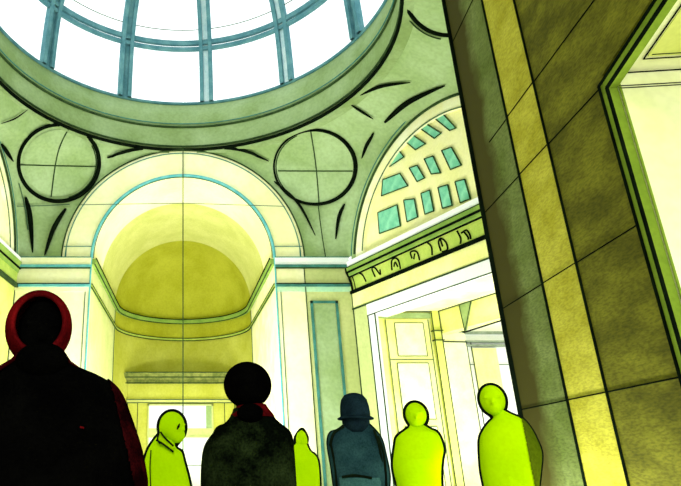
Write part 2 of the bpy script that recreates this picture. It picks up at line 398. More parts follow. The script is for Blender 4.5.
def medallion(key, cx, cy, rx, ry, wpx, label, cross, crossv, inner):
    def P(k, a, off=.03):
        h = hit(cx+rx*k*math.cos(a), cy+ry*k*math.sin(a), ('right', 'back') if key == 'back' else (key,), off); return h
    c = P(0, 0)
    if c is None: return
    o = empty('medallion', c[0])
    tag(o, label, 'medallion', 'pendentive roundels')
    rows = []
    for k in [0.02]+[i/8 for i in range(1, 9)]:
        row = [P(k*.99, 2*PI*j/64, .02) for j in range(64)]
        if all(r is not None for r in row): rows.append([r[0] for r in row])
    if len(rows) > 1: MB().grid(rows, True).build('roundel_plate', M['green'], o, True)
    ring = [(P(1, 2*PI*j/72), j) for j in range(72)]
    pts = [r[0] for r, j in ring if r is not None]
    full = len(pts) == 72
    rad = [wpx[0]*(1+wpx[1]*math.cos(2*PI*j/72-wpx[2]))/2*c[1]/FPX for r, j in ring if r is not None]
    if full: MB().tube(pts, rad, 8, True).build('roundel_rim', M['ink'], o, True)
    else:
        # start the open arc at its gap
        idx = [j for r, j in ring if r is not None]; g = max(range(len(idx)), key=lambda i: (idx[i]-idx[i-1]) % 72)
        pts = pts[g:]+pts[:g]; rad = rad[g:]+rad[:g]
        MB().tube(pts, rad, 8).build('roundel_rim', M['ink'], o, True)
    if inner:
        q = [P(inner[0], inner[1]+(inner[2]-inner[1])*i/24) for i in range(25)]
        q = [h[0] for h in q if h is not None]
        if len(q) > 3: MB().tube(q, .016).build('roundel_inner_line', M['inkg'], o)
    for line in (cross, crossv):
        if line:
            q = [hit(x, y, (key,), .03) for x, y in smooth_path(line)]; q = [h[0] for h in q if h is not None]
            if len(q) > 2: MB().tube(q, .018).build('cross_line', M['inkg'], o)
medallion('left', 58.5, 163, 40.5, 38.5, (3.8, .12, .6), 'round dark rimmed medallion on the pendentive above the red hooded person', [(20, 164.5), (58, 165.5), (96, 166.5)], [(69, 127), (60, 145), (55, 165), (51, 197)], (.93, -.5, 1.3))
medallion('right', 315, 167, 41, 37.5, (3.0, .35, .3), 'round dark rimmed medallion between the apse arch and the windowed arch', [(278, 171), (315, 171), (353, 171)], [(311, 131), (316, 165), (319, 203)], (.95, PI*.7, PI*1.35))
medallion('back', 449, -12, 45, 46, (3.6, .2, 2), 'cut off round medallion beside the stone pier under the dome', None, None, (1.1, PI*.55, PI*.95))
# ---------------------------------------------------------------- drum and glass dome
def rev(r, z, n=96): return [ringp(2*PI*i/n, r, z) for i in range(n)]
dr = struct('ceiling_drum', MB().grid([rev(r, z) for r, z in ((RR, ZR-.02), (RR+.02, 10.4), (RR+.05, 10.85), (RR+.12, 11.3), (5.0, 11.85), (5.3, 11.85), (5.3, 9.9), (RR, 9.95), (RR, ZR-.02))], True), M['greend'], 'round green drum carrying the glass dome', 'drum', True)
MB().tube(rev(RR-.01, ZR), .05, 8, True).build('ring_moulding', M['ink'], dr)
MB().tube(rev(RR-.03, ZR+.11), .028, 8, True).build('ring_moulding', M['inkg'], dr)
MB().tube(rev(RR+.04, 10.87), .036, 8, True).build('ring_moulding', M['inkg'], dr)
MB().tube(rev(RR+.03, 10.98), .016, 8, True).build('ring_moulding', M['cyang'], dr)
MB().tube(rev(4.985, 11.84), .055, 8, True).build('glazing_curb', M['rib'], dr)
prof = [(5.02, 11.85), (5.0, 12.5), (4.96, 13.2), (4.90, 13.85), (4.72, 14.6), (4.38, 15.4), (3.85, 16.2), (3.1, 16.9), (2.2, 17.4), (1.2, 17.7), (.35, 17.8)]
dome = empty('window_1', (0, CY0, 11.85)); tag(dome, 'round glass dome of white panes between teal ribs', 'skylight', None, 'structure')
NR = 12; AZ0 = math.radians(8.6)
for k in range(NR):
    az = AZ0+2*PI*k/NR; az2 = az+2*PI/NR
    MB().grid([[ringp(az+(az2-az)*i/8, r, z) for i in range(9)] for r, z in prof]).build('glass_pane', M['glass'], dome, True)
    tn = Vector((math.cos(az), -math.sin(az), 0)); rd = Vector((math.sin(az), math.cos(az), 0))
    def bar(off, wd, dep, mat, name, par):
        rows = []
        for r, z in prof:
            c = ringp(az, r, z)+tn*off
            rows.append([c-tn*wd-rd*dep, c+tn*wd-rd*dep, c+tn*wd+rd*.03, c-tn*wd+rd*.03])
        return MB().grid(rows, True).build(name, M[mat], par)
    rb = bar(0, .12, .06, 'ribl' if k in (0, 1) else 'rib', 'rib', dome)
    bar(-.145, .06, .16, 'rib', 'rib_flange', rb); bar(.145, .06, .16, 'rib', 'rib_flange', rb)
MB().sweep([(q.x, q.y) for q in rev(4.88, 0)][::-1], [(0, 13.72), (.10, 13.72), (.10, 13.84), (0, 13.84)], True).build('glazing_ring', M['rib'], dome)
MB().sweep([(q.x, q.y) for q in rev(4.86, 0)][::-1], [(0, 13.92), (.10, 13.92), (.10, 14.08), (0, 14.08)], True).build('glazing_ring', M['rib'], dome)
MB().tube(rev(4.72, 14.45), .015, 6, True).build('glazing_wire', M['inkt'], dome)
MB().tube(rev(.4, 17.75), .1, 6, True).build('crown_ring', M['rib'], dome)
# ---------------------------------------------------------------- right bay
def farc(S, r, d, a0, a1, n=40): return [S.p(a0+(a1-a0)*i/n, r, d) for i in range(n+1)]
SA = RA_
def fan(S, r, d, zb):
    a0 = math.asin((zb-S.z0)/r); return farc(S, r, d, a0, PI-a0)
def band_arch(S, r0, r1, d0, d1, zb):
    A, B = fan(S, r0, d1, zb), fan(S, r1, d1, zb); A2, B2 = fan(S, r0, d0, zb), fan(S, r1, d0, zb)
    return MB().grid([A, B, B2, A2, A])
def bay(S, F, side, tymp, slab_d):
    wl = struct('wall_'+side, MB().slab(fan(S, 3.0, -.10, 6.25), F.n*-.3), tymp, ('cream tympanum wall with small aqua windows' if side == 'right' else 'pale tympanum wall of the side arch'), 'wall')
    band_arch(S, 2.94, 3.26, -.2, .0, 6.3).build('archivolt', M['yelw'], wl)
    band_arch(S, 3.24, 3.40, -.15, .03, 6.3).build('arch_rim', M['green'], wl)
    MB().tube(fan(S, 3.26, .03, Z0), .032).build('arch_line', M['inkg'], wl)
    MB().tube(fan(S, 2.95, .01, Z0), .016).build('arch_line', M['inkt'], wl)
    MB().tube(fan(S, 3.39, .04, Z0), .014).build('arch_line', M['cyang'], wl)
    return wl
wr = bay(RA_, RB, 'right', M['tymp'], .3)
wlft = bay(LA_, LB, 'left', M['pale'], .3)
# small tympanum windows (traced on the wall plane)
def z3(v): return (370+v[0]/5.974, 90+v[1]/5.974)
def z4(v): return (370+v[0]/5.974, 160+v[1]/5.974)
wins = [[z4(v) for v in q] for q in (
    [(50, 315), (165, 268), (185, 395), (60, 440)], [(205, 240), (268, 232), (288, 342), (225, 370)], [(308, 200), (360, 180), (385, 305), (332, 325)],
    [(410, 165), (468, 148), (495, 272), (437, 290)], [(512, 130), (570, 115), (603, 232), (543, 256)],
    [(80, 118), (182, 80), (230, 155), (72, 215)], [(238, 48), (285, 32), (330, 108), (285, 130)])]
wins += [[z3(v) for v in q] for q in ([(328, 412), (380, 395), (425, 496), (370, 503)], [(432, 362), (490, 342), (550, 450), (485, 476)],
    [(95, 455), (165, 350), (207, 400), (110, 465)], [(205, 300), (245, 260), (335, 322), (275, 358)], [(296, 225), (322, 192), (428, 258), (388, 290)], [(372, 155), (430, 133), (517, 228), (480, 243)])]
rowname = ['first and widest aqua window in the bottom row of the arch', 'second aqua window from the pendentive in the bottom row of the arch', 'third aqua window from the pendentive in the bottom row, middle of its five',
           'fourth aqua window in the bottom row of the arch, last but one before the pier', 'aqua window at the end of the bottom row, beside the stone pier',
           'wide slanting aqua window at the pendentive end of the middle row', 'second, smallest aqua window of the middle row', 'third aqua window of the middle row in the arch', 'large bright aqua window ending the middle row by the pier',
           'triangular aqua window lowest in the top row under the arch rim', 'second aqua window up the top row under the arch rim', 'third aqua window up the curve of the top row', 'long highest aqua window at the crown end of the top row']
for i, q in enumerate(wins):
    F = RB; dd = -.09
    P = [F.un(x, y, dd) for x, y in q]
    c = (sum(p[0] for p in P)/4, sum(p[1] for p in P)/4)
    o = empty('window_%d' % (i+2), F.pt(c[0], c[1], dd)); tag(o, rowname[i], 'window', 'aqua arch windows', 'structure')
    MB().slab([F.pt(s, z, dd-.05) for s, z in P], F.n*.07).build('pane', M['pane'], o)
    pts = [F.pt(s, z, dd+.02) for s, z in P]
    fr = MB()
    for a in range(4):
        fr.tube([pts[a], pts[(a+1) % 4]], .016)
    fr.build('frame', M['inkg'], o)
# entablature of the right bay
S1 = 7.0
def rpath(s0, s1): return [tuple(RB.pt(s, 0)[:2]) for s in ((s1, s0))]
rp = [tuple(RB.pt(S1, 0)[:2]), tuple(RB.pt(0, 0)[:2])]
def chk():
    a = RB.n; d_ = (Vector(rp[1])-Vector(rp[0])).normalized(); nl = Vector((-d_.y, d_.x)); return nl.dot(Vector((a.x, a.y))) > 0
if not chk(): rp = rp[::-1]
t = struct('trim_5', MB().sweep(rp, [(-.3, 6.33), (.10, 6.33), (.10, 6.50), (-.3, 6.50)]), M['white'], 'green and white carved entablature under the windowed arch', 'entablature')
MB().sweep(rp, [(-.3, 6.06), (.05, 6.06), (.09, 6.10), (.09, 6.18), (.12, 6.22), (.12, 6.33), (-.3, 6.33)]).build('cornice', M['corn'], t)
MB().sweep(rp, [(.08, 6.315), (.135, 6.315), (.135, 6.335), (.08, 6.335)]).build('cornice_line', M['inkg'], t)
MB().sweep(rp, [(.08, 6.17), (.125, 6.17), (.125, 6.215), (.08, 6.215)]).build('cornice_line', M['ink'], t)
MB().sweep(rp, [(.03, 6.05), (.07, 6.05), (.07, 6.085), (.03, 6.085)]).build('cornice_line', M['ink'], t)
fz = MB().sweep(rp, [(-.3, 5.66), (.03, 5.66), (.03, 6.06), (-.3, 6.06)]).build('frieze', M['frieze'], t)
MB().sweep(rp, [(0, 5.585), (.06, 5.585), (.06, 5.67), (0, 5.67)]).build('frieze_base', M['ink'], t)
MB().sweep(rp, [(-.3, 5.17), (.01, 5.17), (.01, 5.59), (-.3, 5.59)]).build('fascia', M['yel'], t)
MB().sweep(rp, [(0, 5.15), (.045, 5.15), (.045, 5.185), (0, 5.185)]).build('fascia_line', M['inkg'], t)
MB().fbox(RB, .60, S1, 4.86, 5.15, -.06, .03).build('architrave', M['white'], t)
MB().fbox(RB, .60, S1, 4.87, 5.6, -.6, -.06).build('lintel', M['yelw'], t)
MB().tube([RB.pt(.60, 4.86, .03), RB.pt(S1, 4.86, .03)], .014).build('architrave_line', M['inkg'], t)
MB().tube([RB.pt(.0, 6.34, .12), RB.pt(.01, 6.2, .12), RB.pt(.05, 6.05, .08), RB.pt(.10, 5.85, .06), RB.pt(.14, 5.62, .06)], .028).build('end_moulding', M['ink'], t)
MB().tube([RB.pt(.16, 6.04, .05), RB.pt(.20, 5.9, .04), RB.pt(.24, 5.66, .04)], .014).build('end_moulding', M['ink'], t)
def q5(v): return (340+v[0]/5.974, 225+v[1]/5.974)
def q6(v): return (400+v[0]/5.974, 205+v[1]/5.974)
gl = [[[q5(v) for v in s] for s in g] for g in (
    [[(112, 285), (135, 300), (155, 338)]],
    [[(210, 310), (190, 262), (208, 256), (240, 296), (238, 266)]],
    [[(310, 270), (308, 215), (330, 198), (350, 215), (360, 262)], [(322, 250), (328, 222), (345, 250)]],
    [[(430, 200), (420, 165), (440, 155), (462, 165), (475, 210)], [(440, 205), (446, 170)]],
    [[(515, 100), (545, 130), (550, 180)]],
    [[(602, 155), (588, 105), (600, 80), (630, 100), (642, 145), (610, 160)], [(598, 85), (612, 128)]])]
gl += [[[q6(v) for v in s] for s in g] for g in ([[(340, 155), (362, 200), (360, 232)]], [[(365, 168), (395, 150), (415, 175), (422, 203)], [(380, 160), (404, 190), (408, 207)]])]
for g in gl:
    mb = MB()
    for s in g:
        P = []
        for x, y in smooth_path(s, 4):
            a, z = RB.un(x, y, .04); P.append(RB.pt(a, z, .035))
        mb.tube(P, .021, 6)
    mb.build('carving', M['ink'], t)
# piers of the right bay below the entablature and door surround
wb = struct('wall_right', MB().fbox(RB, 0, .60, 0, 5.2, -.08, 0).fbox(RB, 6.3, S1, 0, 5.3, -.5, 0).fbox(RB, 6.6, S1, 5.3, 6.6, -.3, 0), M['shade'], 'sage pier end beside the bright doorway', 'wall')
MB().fbox(RB, .60, .88, 0, 4.86, -.08, .01).build('door_jamb', wc('pale blue white stone', (232, 246, 250), (246, 252, 252), scale=2, fine=.04), wb)
for s in (.60, .88): MB().tube([RB.pt(s, 0, .015), RB.pt(s, 4.86, .015)], .018).build('jamb_line', M['inkg'], wb)
# left bay entablature
lp = [tuple(LB.pt(0, 0)[:2]), tuple(LB.pt(S1, 0)[:2])]
d_ = (Vector(lp[1])-Vector(lp[0])).normalized()
if Vector((-d_.y, d_.x)).dot(Vector((LB.n.x, LB.n.y))) < 0: lp = lp[::-1]
t = struct('trim_6', MB().sweep(lp, [(-.3, 6.50), (.10, 6.50), (.10, 6.64), (-.3, 6.64)]), M['white'], 'entablature of the arch at the edge beyond the red hood', 'entablature')
MB().sweep(lp, [(-.3, 6.2), (.06, 6.2), (.14, 6.5), (-.3, 6.5)]).build('cornice', M['corn'], t)
MB().sweep(lp, [(.05, 6.30), (.12, 6.30), (.12, 6.34), (.05, 6.34)]).build('cornice_line', M['ink'], t)
MB().sweep(lp, [(-.3, 5.88), (.04, 5.88), (.04, 6.2), (-.3, 6.2)]).build('frieze', M['frieze'], t)
MB().sweep(lp, [(0, 5.78), (.10, 5.78), (.10, 5.88), (0, 5.88)]).build('string_course', M['inkg'], t)
struct('wall_left', MB().fbox(LB, 0, .8, 0, 5.8, -.5, 0).fbox(LB, 6.3, S1, 0, 6.6, -.5, 0).fbox(LB, .8, 6.3, 4.9, 5.8, -.4, 0), M['yelg'], 'lime washed wall under the arch beyond the red hood', 'wall')
# ---------------------------------------------------------------- vestibule through the right bay
YA = 17.5; ZC = 5.47
B = Frame((7.5, YA), (math.sin(math.radians(20)), -math.cos(math.radians(20))), (-math.cos(math.radians(20)), -math.sin(math.radians(20))))
struct('ceiling_vestibule', MB().slab([(4.9, 16.4, ZC), (4.9, YA+.1, ZC), (11.5, 19, ZC), (11.5, 9, ZC), (8.2, 9, ZC)], (0, 0, .2)), M['yelw'], 'cream ceiling of the side room beyond the doorway', 'ceiling')
wv = struct('wall_vestibule', MB().box(4.7, 7.5, YA, YA+.3, 0, ZC), M['yel'], 'yellow end wall of the side room', 'wall')
MB().box(5.6, 7.3, YA-.05, YA, 5.27, 5.42).build('wall_band', M['green'], wv)
MB().box(7.3, 7.52, YA-.12, YA+.1, 0, ZC).build('corner_pilaster', M['yelg'], wv)
for x in (7.3, 7.52): MB().tube([(x, YA-.12, 0), (x, YA-.12, ZC)], .016).build('pilaster_line', M['inkg'], wv)
for z in (4.88, 4.60): MB().box(7.26, 7.56, YA-.17, YA+.1, z-.012, z+.012).build('pilaster_band', M['inkg'], wv)
MB().tube([(4.9, YA-.06, ZC-.01), (7.5, YA-.06, ZC-.01)], .016).build('ceiling_line', M['inkg'], wv)
dv = struct('door_2', MB().box(5.95, 7.2, YA-.04, YA, 0, 5.22), M['yel'], 'tall cream panelled door in the side room', 'door')
def panel(x0, x1, z0, z1):
    q = MB().box(x0, x1, YA-.06, YA-.02, z0, z1).build('door_panel', M['yelw'], dv)
    m = MB()
    for a, b in (((x0, z0), (x1, z0)), ((x1, z0), (x1, z1)), ((x1, z1), (x0, z1)), ((x0, z1), (x0, z0))): m.tube([(a[0], YA-.065, a[1]), (b[0], YA-.065, b[1])], .012)
    m.build('panel_line', M['inkt'], q)
panel(6.2, 7.04, 4.15, 5.12); panel(6.14, 7.04, 2.4, 3.95); panel(6.14, 7.04, .3, 2.2)
for x in (5.95, 7.2): MB().tube([(x, YA-.05, 0), (x, YA-.05, 5.22)], .014).build('door_line', M['inkt'], dv)
MB().tube([(5.95, YA-.05, 4.05), (7.2, YA-.05, 4.05)], .012).build('door_line', M['inkt'], dv)
wv2 = struct('wall_beam', MB().fbox(B, 0, 5.5, 4.80, ZC, -.3, 0), M['yel'], 'yellow beam across the side room', 'beam')
MB().tube([B.pt(0, ZC-.01, .02), B.pt(5.5, ZC-.01, .02)], .018).build('beam_line', M['inkg'], wv2)
MB().tube([B.pt(.95, 4.66, .03), B.pt(5.5, 4.86, .03)], .022).build('beam_line', M['ink'], wv2)
tri = [B.un(460, 305), B.un(472, 301), B.un(466, 332)]
MB().slab([B.pt(s, z, .03) for s, z in tri], B.n*-.06).build('bracket', M['green'], wv2)
m = MB()
for a in range(3): m.tube([B.pt(tri[a][0], tri[a][1], .04), B.pt(tri[(a+1) % 3][0], tri[(a+1) % 3][1], .04)], .012)
m.build('bracket_line', M['inkg'], wv2)
wd = struct('wall_far', MB().box(7.4, 12, 18.2, 18.5, 0, ZC), M['white'], 'white far wall with grey mouldings in the side room', 'wall')
MB().box(7.45, 8.52, 18.1, 18.2, 0, 4.95).build('wall_panel', M['yelw'], wd)
for z, h in ((4.97, .07), (4.70, .05), (4.58, .05)): MB().box(8.5, 12, 18.08, 18.2, z-h/2, z+h/2).build('wall_moulding', wc('grey moulding', (150, 164, 150), (120, 136, 120), scale=5), wd)
for z in (5.02, 4.70): MB().tube([(7.5, 18.08, z), (8.55, 18.08, z-.02)], .018).build('wall_line', M['inkg'], wd)
MB().tube([(8.5, 18.15, 4.02), (12, 18.15, 4.02)], .012).build('wall_line', M['inkt'], wd)
for x in (8.53, 8.66): MB().tube([(x, 18.1, 0), (x, 18.1, 4.7)], .014).build('wall_line', M['inkg'], wd)
MB().box(8.7, 9.4, 18.12, 18.2, 3.0, 4.5).build('wall_patch', M['yel'], wd)
# ---------------------------------------------------------------- near pier with pilaster and deep opening
TH = -2.4; ZT = 9.4
SA_, SP0, SP1, SF = .50, 1.03, 1.66, 2.56       # strip, pilaster and frame edges along the pier
D1 = 5.6
zh = lambda s: 4.01+.20*(s-SF)                  # the head of the opening rises slightly
def head_slab(s0, s1, zlo, zhi, d0, d1):
    """a bar along the sloping head: zlo, zhi offsets from the head line"""
    return MB().hexa([NP.pt(s0, zh(s0)+zlo, d1), NP.pt(s1, zh(s1)+zlo, d1), NP.pt(s1, zh(s1)+zlo, d0), NP.pt(s0, zh(s0)+zlo, d0),
                      NP.pt(s0, zh(s0)+zhi, d1), NP.pt(s1, zh(s1)+zhi, d1), NP.pt(s1, zh(s1)+zhi, d0), NP.pt(s0, zh(s0)+zhi, d0)])
pr_ = MB().fbox(NP, SP1, SF+.05, 0, ZT, TH, 0)
top = head_slab(SF+.05, D1+1, .06, ZT-4.2, TH, 0); pr_.add(top.v, top.f)
pier = struct('wall_pier', pr_, M['stone_d'], 'massive dark olive stone pier at the near side with doorway', 'pier')
def edge_shaded(m0, m1):
    '''grey green stone with shade painted ragged and dark along its outer half'''
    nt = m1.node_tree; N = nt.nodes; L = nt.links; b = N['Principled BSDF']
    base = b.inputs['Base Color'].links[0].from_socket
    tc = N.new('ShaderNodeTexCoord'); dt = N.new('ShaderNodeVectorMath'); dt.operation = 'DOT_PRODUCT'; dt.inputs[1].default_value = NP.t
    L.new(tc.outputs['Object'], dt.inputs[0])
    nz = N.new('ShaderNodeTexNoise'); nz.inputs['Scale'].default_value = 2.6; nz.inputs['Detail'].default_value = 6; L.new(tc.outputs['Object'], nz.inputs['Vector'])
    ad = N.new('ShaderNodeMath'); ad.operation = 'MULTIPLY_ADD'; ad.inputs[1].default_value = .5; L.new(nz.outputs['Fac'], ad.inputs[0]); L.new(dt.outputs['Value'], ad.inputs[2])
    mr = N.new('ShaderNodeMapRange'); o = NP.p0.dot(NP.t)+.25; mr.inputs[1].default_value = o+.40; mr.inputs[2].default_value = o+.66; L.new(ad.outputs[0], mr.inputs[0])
    mx = N.new('ShaderNodeMix'); mx.data_type = 'RGBA'; L.new(mr.outputs[0], mx.inputs[0]); mx.inputs[6].default_value = rgb((60, 58, 10)); L.new(base, mx.inputs[7])  # shade by the pier edge mixed into the stone colour
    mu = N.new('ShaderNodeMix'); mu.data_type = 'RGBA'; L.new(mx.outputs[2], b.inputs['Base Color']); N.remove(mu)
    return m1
MB().fbox(NP, 0, SP0, 0, ZT, TH, 0).build('quoin_strip', edge_shaded(M['stone_a'], M['stone_b']), pier)
MB().fbox(NP, SP0, SP1, 0, ZT, TH, .008).build('pilaster', M['stone_c'], pier)
MB().tube([NP.pt(0, 0, .0), NP.pt(0, ZT, .0)], .035).build('pier_edge', M['ink'], pier)
MB().tube([NP.pt(SP0, 0, .004), NP.pt(SP0, ZT, .004)], .020).build('pilaster_edge', M['ink'], pier)
MB().tube([NP.pt(SP1, 0, .004), NP.pt(SP1, ZT, .004)], .013).build('pilaster_edge', M['ink'], pier)
for z, s0, s1 in ((1.75, 0, SF), (2.84, 0, SF), (4.0, 0, SF), (4.68, SA_, 4.5), (6.45, 0, SP0)):
    P = [NP.pt(q, z, d_) for q, d_ in ((s0, .003), (SP0-.01, .003), (SP0, .011), (SP1, .011), (SP1+.01, .003), (s1, .003)) if s0 <= q <= s1]
    MB().tube(P, .006).build('joint_line', M['ink'], pier)
jb = MB().fbox(NP, SF, SF+.105, 0, 4.03, -.05, .012); h_ = head_slab(SF, D1, -.105, 0, -.05, .012); jb.add(h_.v, h_.f)
fdoor = struct('door_3', jb, M['trimg'], 'green and black frame of the opening in the near pier', 'door')
for o_, r, n_ in ((0, .014, 'frame_line'), (.088, .017, 'frame_line')):
    MB().tube([NP.pt(SF+o_, 0, .012), NP.pt(SF+o_, zh(SF+o_)-o_, .012)], r).build(n_, M['ink'], fdoor)
    MB().tube([NP.pt(SF+o_, zh(SF+o_)-o_, .012), NP.pt(D1, zh(D1)-o_, .012)], r).build(n_, M['ink'], fdoor)
SJ = SF+.115
MB().fbox(NP, SF+.04, SJ, 0, 4.06, TH, -.052).build('door_jamb', M['reveal'], fdoor)
MB().fbox(NP, SJ-.01, SJ+.006, 0, 4.05, -.068, -.052).build('jamb_strip', M['trimg'], fdoor)
sf = head_slab(SF+.04, D1, .03, .058, TH, -.052).build('soffit', M['reveal'], fdoor)
head_slab(SJ, D1, .02, .032, -.07, -.052).build('soffit_strip', M['trimg'], sf)
zq = lambda q: zh(q)+.02
MB().tube([NP.pt(SJ+.12, zq(SJ+.12), TH+.1), NP.pt(SJ+.12, zq(SJ+.12), -.20), NP.pt(D1, zq(D1), -.20)], .006).build('panel_line', M['ink'], sf)
MB().tube([NP.pt(SJ+.16, zq(SJ+.16), TH+.1), NP.pt(SJ+.16, zq(SJ+.16), -.24)], .004).build('panel_line', M['inkg'], sf)
head_slab(SJ+.14, D1, .022, .032, TH+.1, -.22).build('soffit_panel', M['yelg'], sf)
for z, r in ((4.045, .006), (3.93, .004), (3.91, .004)): MB().tube([NP.pt(SJ+.004, z, TH), NP.pt(SJ+.004, z, -.053)], r).build('jamb_line', M['ink'], fdoor)
struct('wall_near_shade', MB().box(-4.6, -3.7, -3, 6.0, 0, 9.6), M['stone_d'], 'unseen olive stone wall added to shade the near pier', 'wall')  # out of view, added to keep sky light off the near pier
struct('ceiling_vault', MB().grid([[(x, y, z) for x, z in arc(4.0, 6.3)] for y in (-3, 2, 6.3)]), M['band'], 'unseen barrel vault added over the near side to darken the pier', 'ceiling', True)  # out of view, added overhead so the pier darkens upwards
# ---------------------------------------------------------------- wires hung across the hall
t = MB().tube([(0, 15.86, .9), (0, 15.86, 10.1)], .017).build('hanging_cable', M['inkg']); tag(t, 'thin plumb cable hanging straight down the middle of the apse arch', 'cable')
t = MB().tube([(-2.95, 15.9, 8.22), (0, 15.9, 8.27), (2.92, 15.9, 8.17)], .011).build('tie_wire', M['inkt']); tag(t, 'thin level wire stretched across the apse arch', 'wire')
# ---------------------------------------------------------------- people
def wp(px, py, Y):
    """pixel to the upright plane at distance Y that faces the camera, in coordinates turned by AZ"""
    r = ray(px, py); c, q = math.cos(AZ), math.sin(AZ)
    r = Vector((r.x*c-r.y*q, r.x*q+r.y*c, r.z)); k = Y/r.y; return Vector((r.x*k, Y, CAMH+r.z*k))
AZ = 0.0
def aim(px):
    global AZ
    r = ray(px, 440); AZ = math.atan2(r.x, r.y)
def settle(P):
    """turn a finished person (built facing down the y axis) round the camera's foot to where it stands"""
    o = P['root']; m = Matrix.Rotation(-AZ, 4, 'Z'); o.location = m @ o.location; o.rotation_euler.z = -AZ
def remesh(mb, name, mat, parent, vox):
    o = mb.build(name, mat, parent, True)
    m = o.modifiers.new('r', 'REMESH'); m.mode = 'VOXEL'; m.voxel_size = vox
    s_ = o.modifiers.new('s', 'SMOOTH'); s_.factor = .5; s_.iterations = 4
    dg = bpy.context.evaluated_depsgraph_get(); dg.update()
    me = bpy.data.meshes.new_from_object(o.evaluated_get(dg))
    o.modifiers.clear(); o.data = me
    if not me.materials: me.materials.append(mat)
    for p in me.polygons: p.use_smooth = True
    return o
def interp(pts, z):
    pts = sorted(pts, key=lambda q: q[1])
    if z <= pts[0][1]: return pts[0][0]
    for a, b in zip(pts, pts[1:]):
        if z <= b[1]: return a[0]+(b[0]-a[0])*(z-a[1])/max(1e-6, b[1]-a[1])
    return pts[-1][0]
def capsule(mb, pts, rs, seg=12):
    P = [Vector(p) for p in pts]
    Q = smooth_path([tuple(p)+(r,) for p, r in zip(P, rs)], 5)
    mb.tube([q[:3] for q in Q], [q[3] for q in Q], seg)
    for q in (Q[0], Q[-1]): mb.ellipsoid(q[:3], (q[3],)*3, 12, 8)
def person(Y, head, L, R, label, mats, face=-1, turn=0.0, hem=.62, outline=None, chin=1.0, depth=.5, panel=None, crown=None):
    """head = (cx, cy, rx, ry) px; L, R = coat outline px from neck down; face -1: towards the camera"""
    cx, cy, rx, ry = head
    hc = wp(cx, cy, Y); k = (wp(cx+rx, cy, Y).x-wp(cx-rx, cy, Y).x)/2/rx
    hx, hz = rx*k, (wp(cx, cy-ry, Y).z-wp(cx, cy+ry, Y).z)/2
    PL = [(q.x, q.z) for q in (wp(x, y, Y) for x, y in smooth_path(L, 6))]
    PR = [(q.x, q.z) for q in (wp(x, y, Y) for x, y in smooth_path(R, 6))]
    zt = max(PL[0][1], PR[0][1]); zb = max(PL[-1][1], PR[-1][1])
    xl, xr = PL[-1][0], PR[-1][0]
    xc = (xl+xr)/2; wh = (xr-xl)/2
    root = empty('person', (xc, Y, 0)); tag(root, label, 'person')
    f = Vector((math.sin(turn), face*math.cos(turn), 0)); rt = Vector((f.y, -f.x, 0))
    body = MB()
    # head with brow, nose, jaw and ears
    body.ellipsoid(hc, (hx*.97, hx*1.08, hz*.97), 28, 20)
    if hx < .16:
        body.ellipsoid(hc+f*hx*.45+Vector((0, 0, -hz*.5)), (hx*.62, hx*.62, hz*.5), 20, 14)
    nz = hc+f*hx*1.06+Vector((0, 0, -hz*.12))
    capsule(body, [nz+Vector((0, 0, .03))-f*.012, nz+f*.008-Vector((0, 0, .012))], [.010, .016], 8)
    capsule(body, [hc+f*hx*.98+rt*-.022+Vector((0, 0, -hz*.5)), hc+f*hx*1.04+Vector((0, 0, -hz*.5)), hc+f*hx*.98+rt*.022+Vector((0, 0, -hz*.5))], [.008, .010, .008], 8)
    for s in (-1, 1):
        capsule(body, [hc+f*hx*.98+rt*s*.05+Vector((0, 0, hz*.14)), hc+f*hx*1.02+rt*s*.018+Vector((0, 0, hz*.12))], [.009, .009], 8)
    nk = Vector((xc*.35+((PL[0][0]+PR[0][0])/2)*.65, Y, zt))
    nw = min((PR[0][0]-PL[0][0])/2*.9, .075)
    capsule(body, [hc+Vector((0, 0, -hz*.5)), Vector(((nk.x+hc.x)/2, Y, (zt+hc.z-hz*.6)/2)), Vector((nk.x, Y, zt-.12))], [nw, nw*.96, nw*1.15], 16)
    zs = zt-.16
    # trunk, legs, shoes
    capsule(body, [(xc, Y, zs-.10), (xc, Y, 1.15), (xc, Y, .95)], [.125, .14, .15], 16)
    for s in (-1, 1):
        lx = xc+s*.095
        capsule(body, [(lx, Y, .92), (lx+s*.01, Y-.01, .5), (lx+s*.012, Y+.015, .12)], [.088, .062, .045], 14)
        capsule(body, [(lx+s*.012, Y-f.y*.04, .048), (lx+s*.02+f.x*.1, Y+f.y*.15, .04)], [.044, .038], 12)
    coat = MB(); zlev = sorted({round(p[1], 3) for p in PL+PR if zb <= p[1] <= zt}, reverse=True)
    zz = [zt]; 
    while zz[-1] > zb+.02: zz.append(zz[-1]-.02)
    rows = []
    for z in zz+[zb-(zb-hem)*i/12 for i in range(1, 13)]:
        a, b = (interp(PL, z), interp(PR, z)) if z >= zb else (xl, xr)
        if z < zb:
            kk = (zb-z)/max(.05, zb-hem); sh = .03*math.sin(kk*PI)
            a, b = a+sh, b-sh
        c, h = (a+b)/2, max(.02, (b-a)/2)
        dp = min(h*.8, .085+.075*min(1, (zt-z)/.3))
        row = []
        for j in range(40):
            t_ = 2*PI*j/40; co, si = math.cos(t_), math.sin(t_); e = .82
            row.append((c+h*math.copysign(abs(co)**e, co), Y+dp*math.copysign(abs(si)**e, si), z))
        rows.append(row)
    coat.grid(rows, True); n = 40
    coat.add(rows[0], [list(range(n))]); coat.add(rows[-1], [list(range(n))])
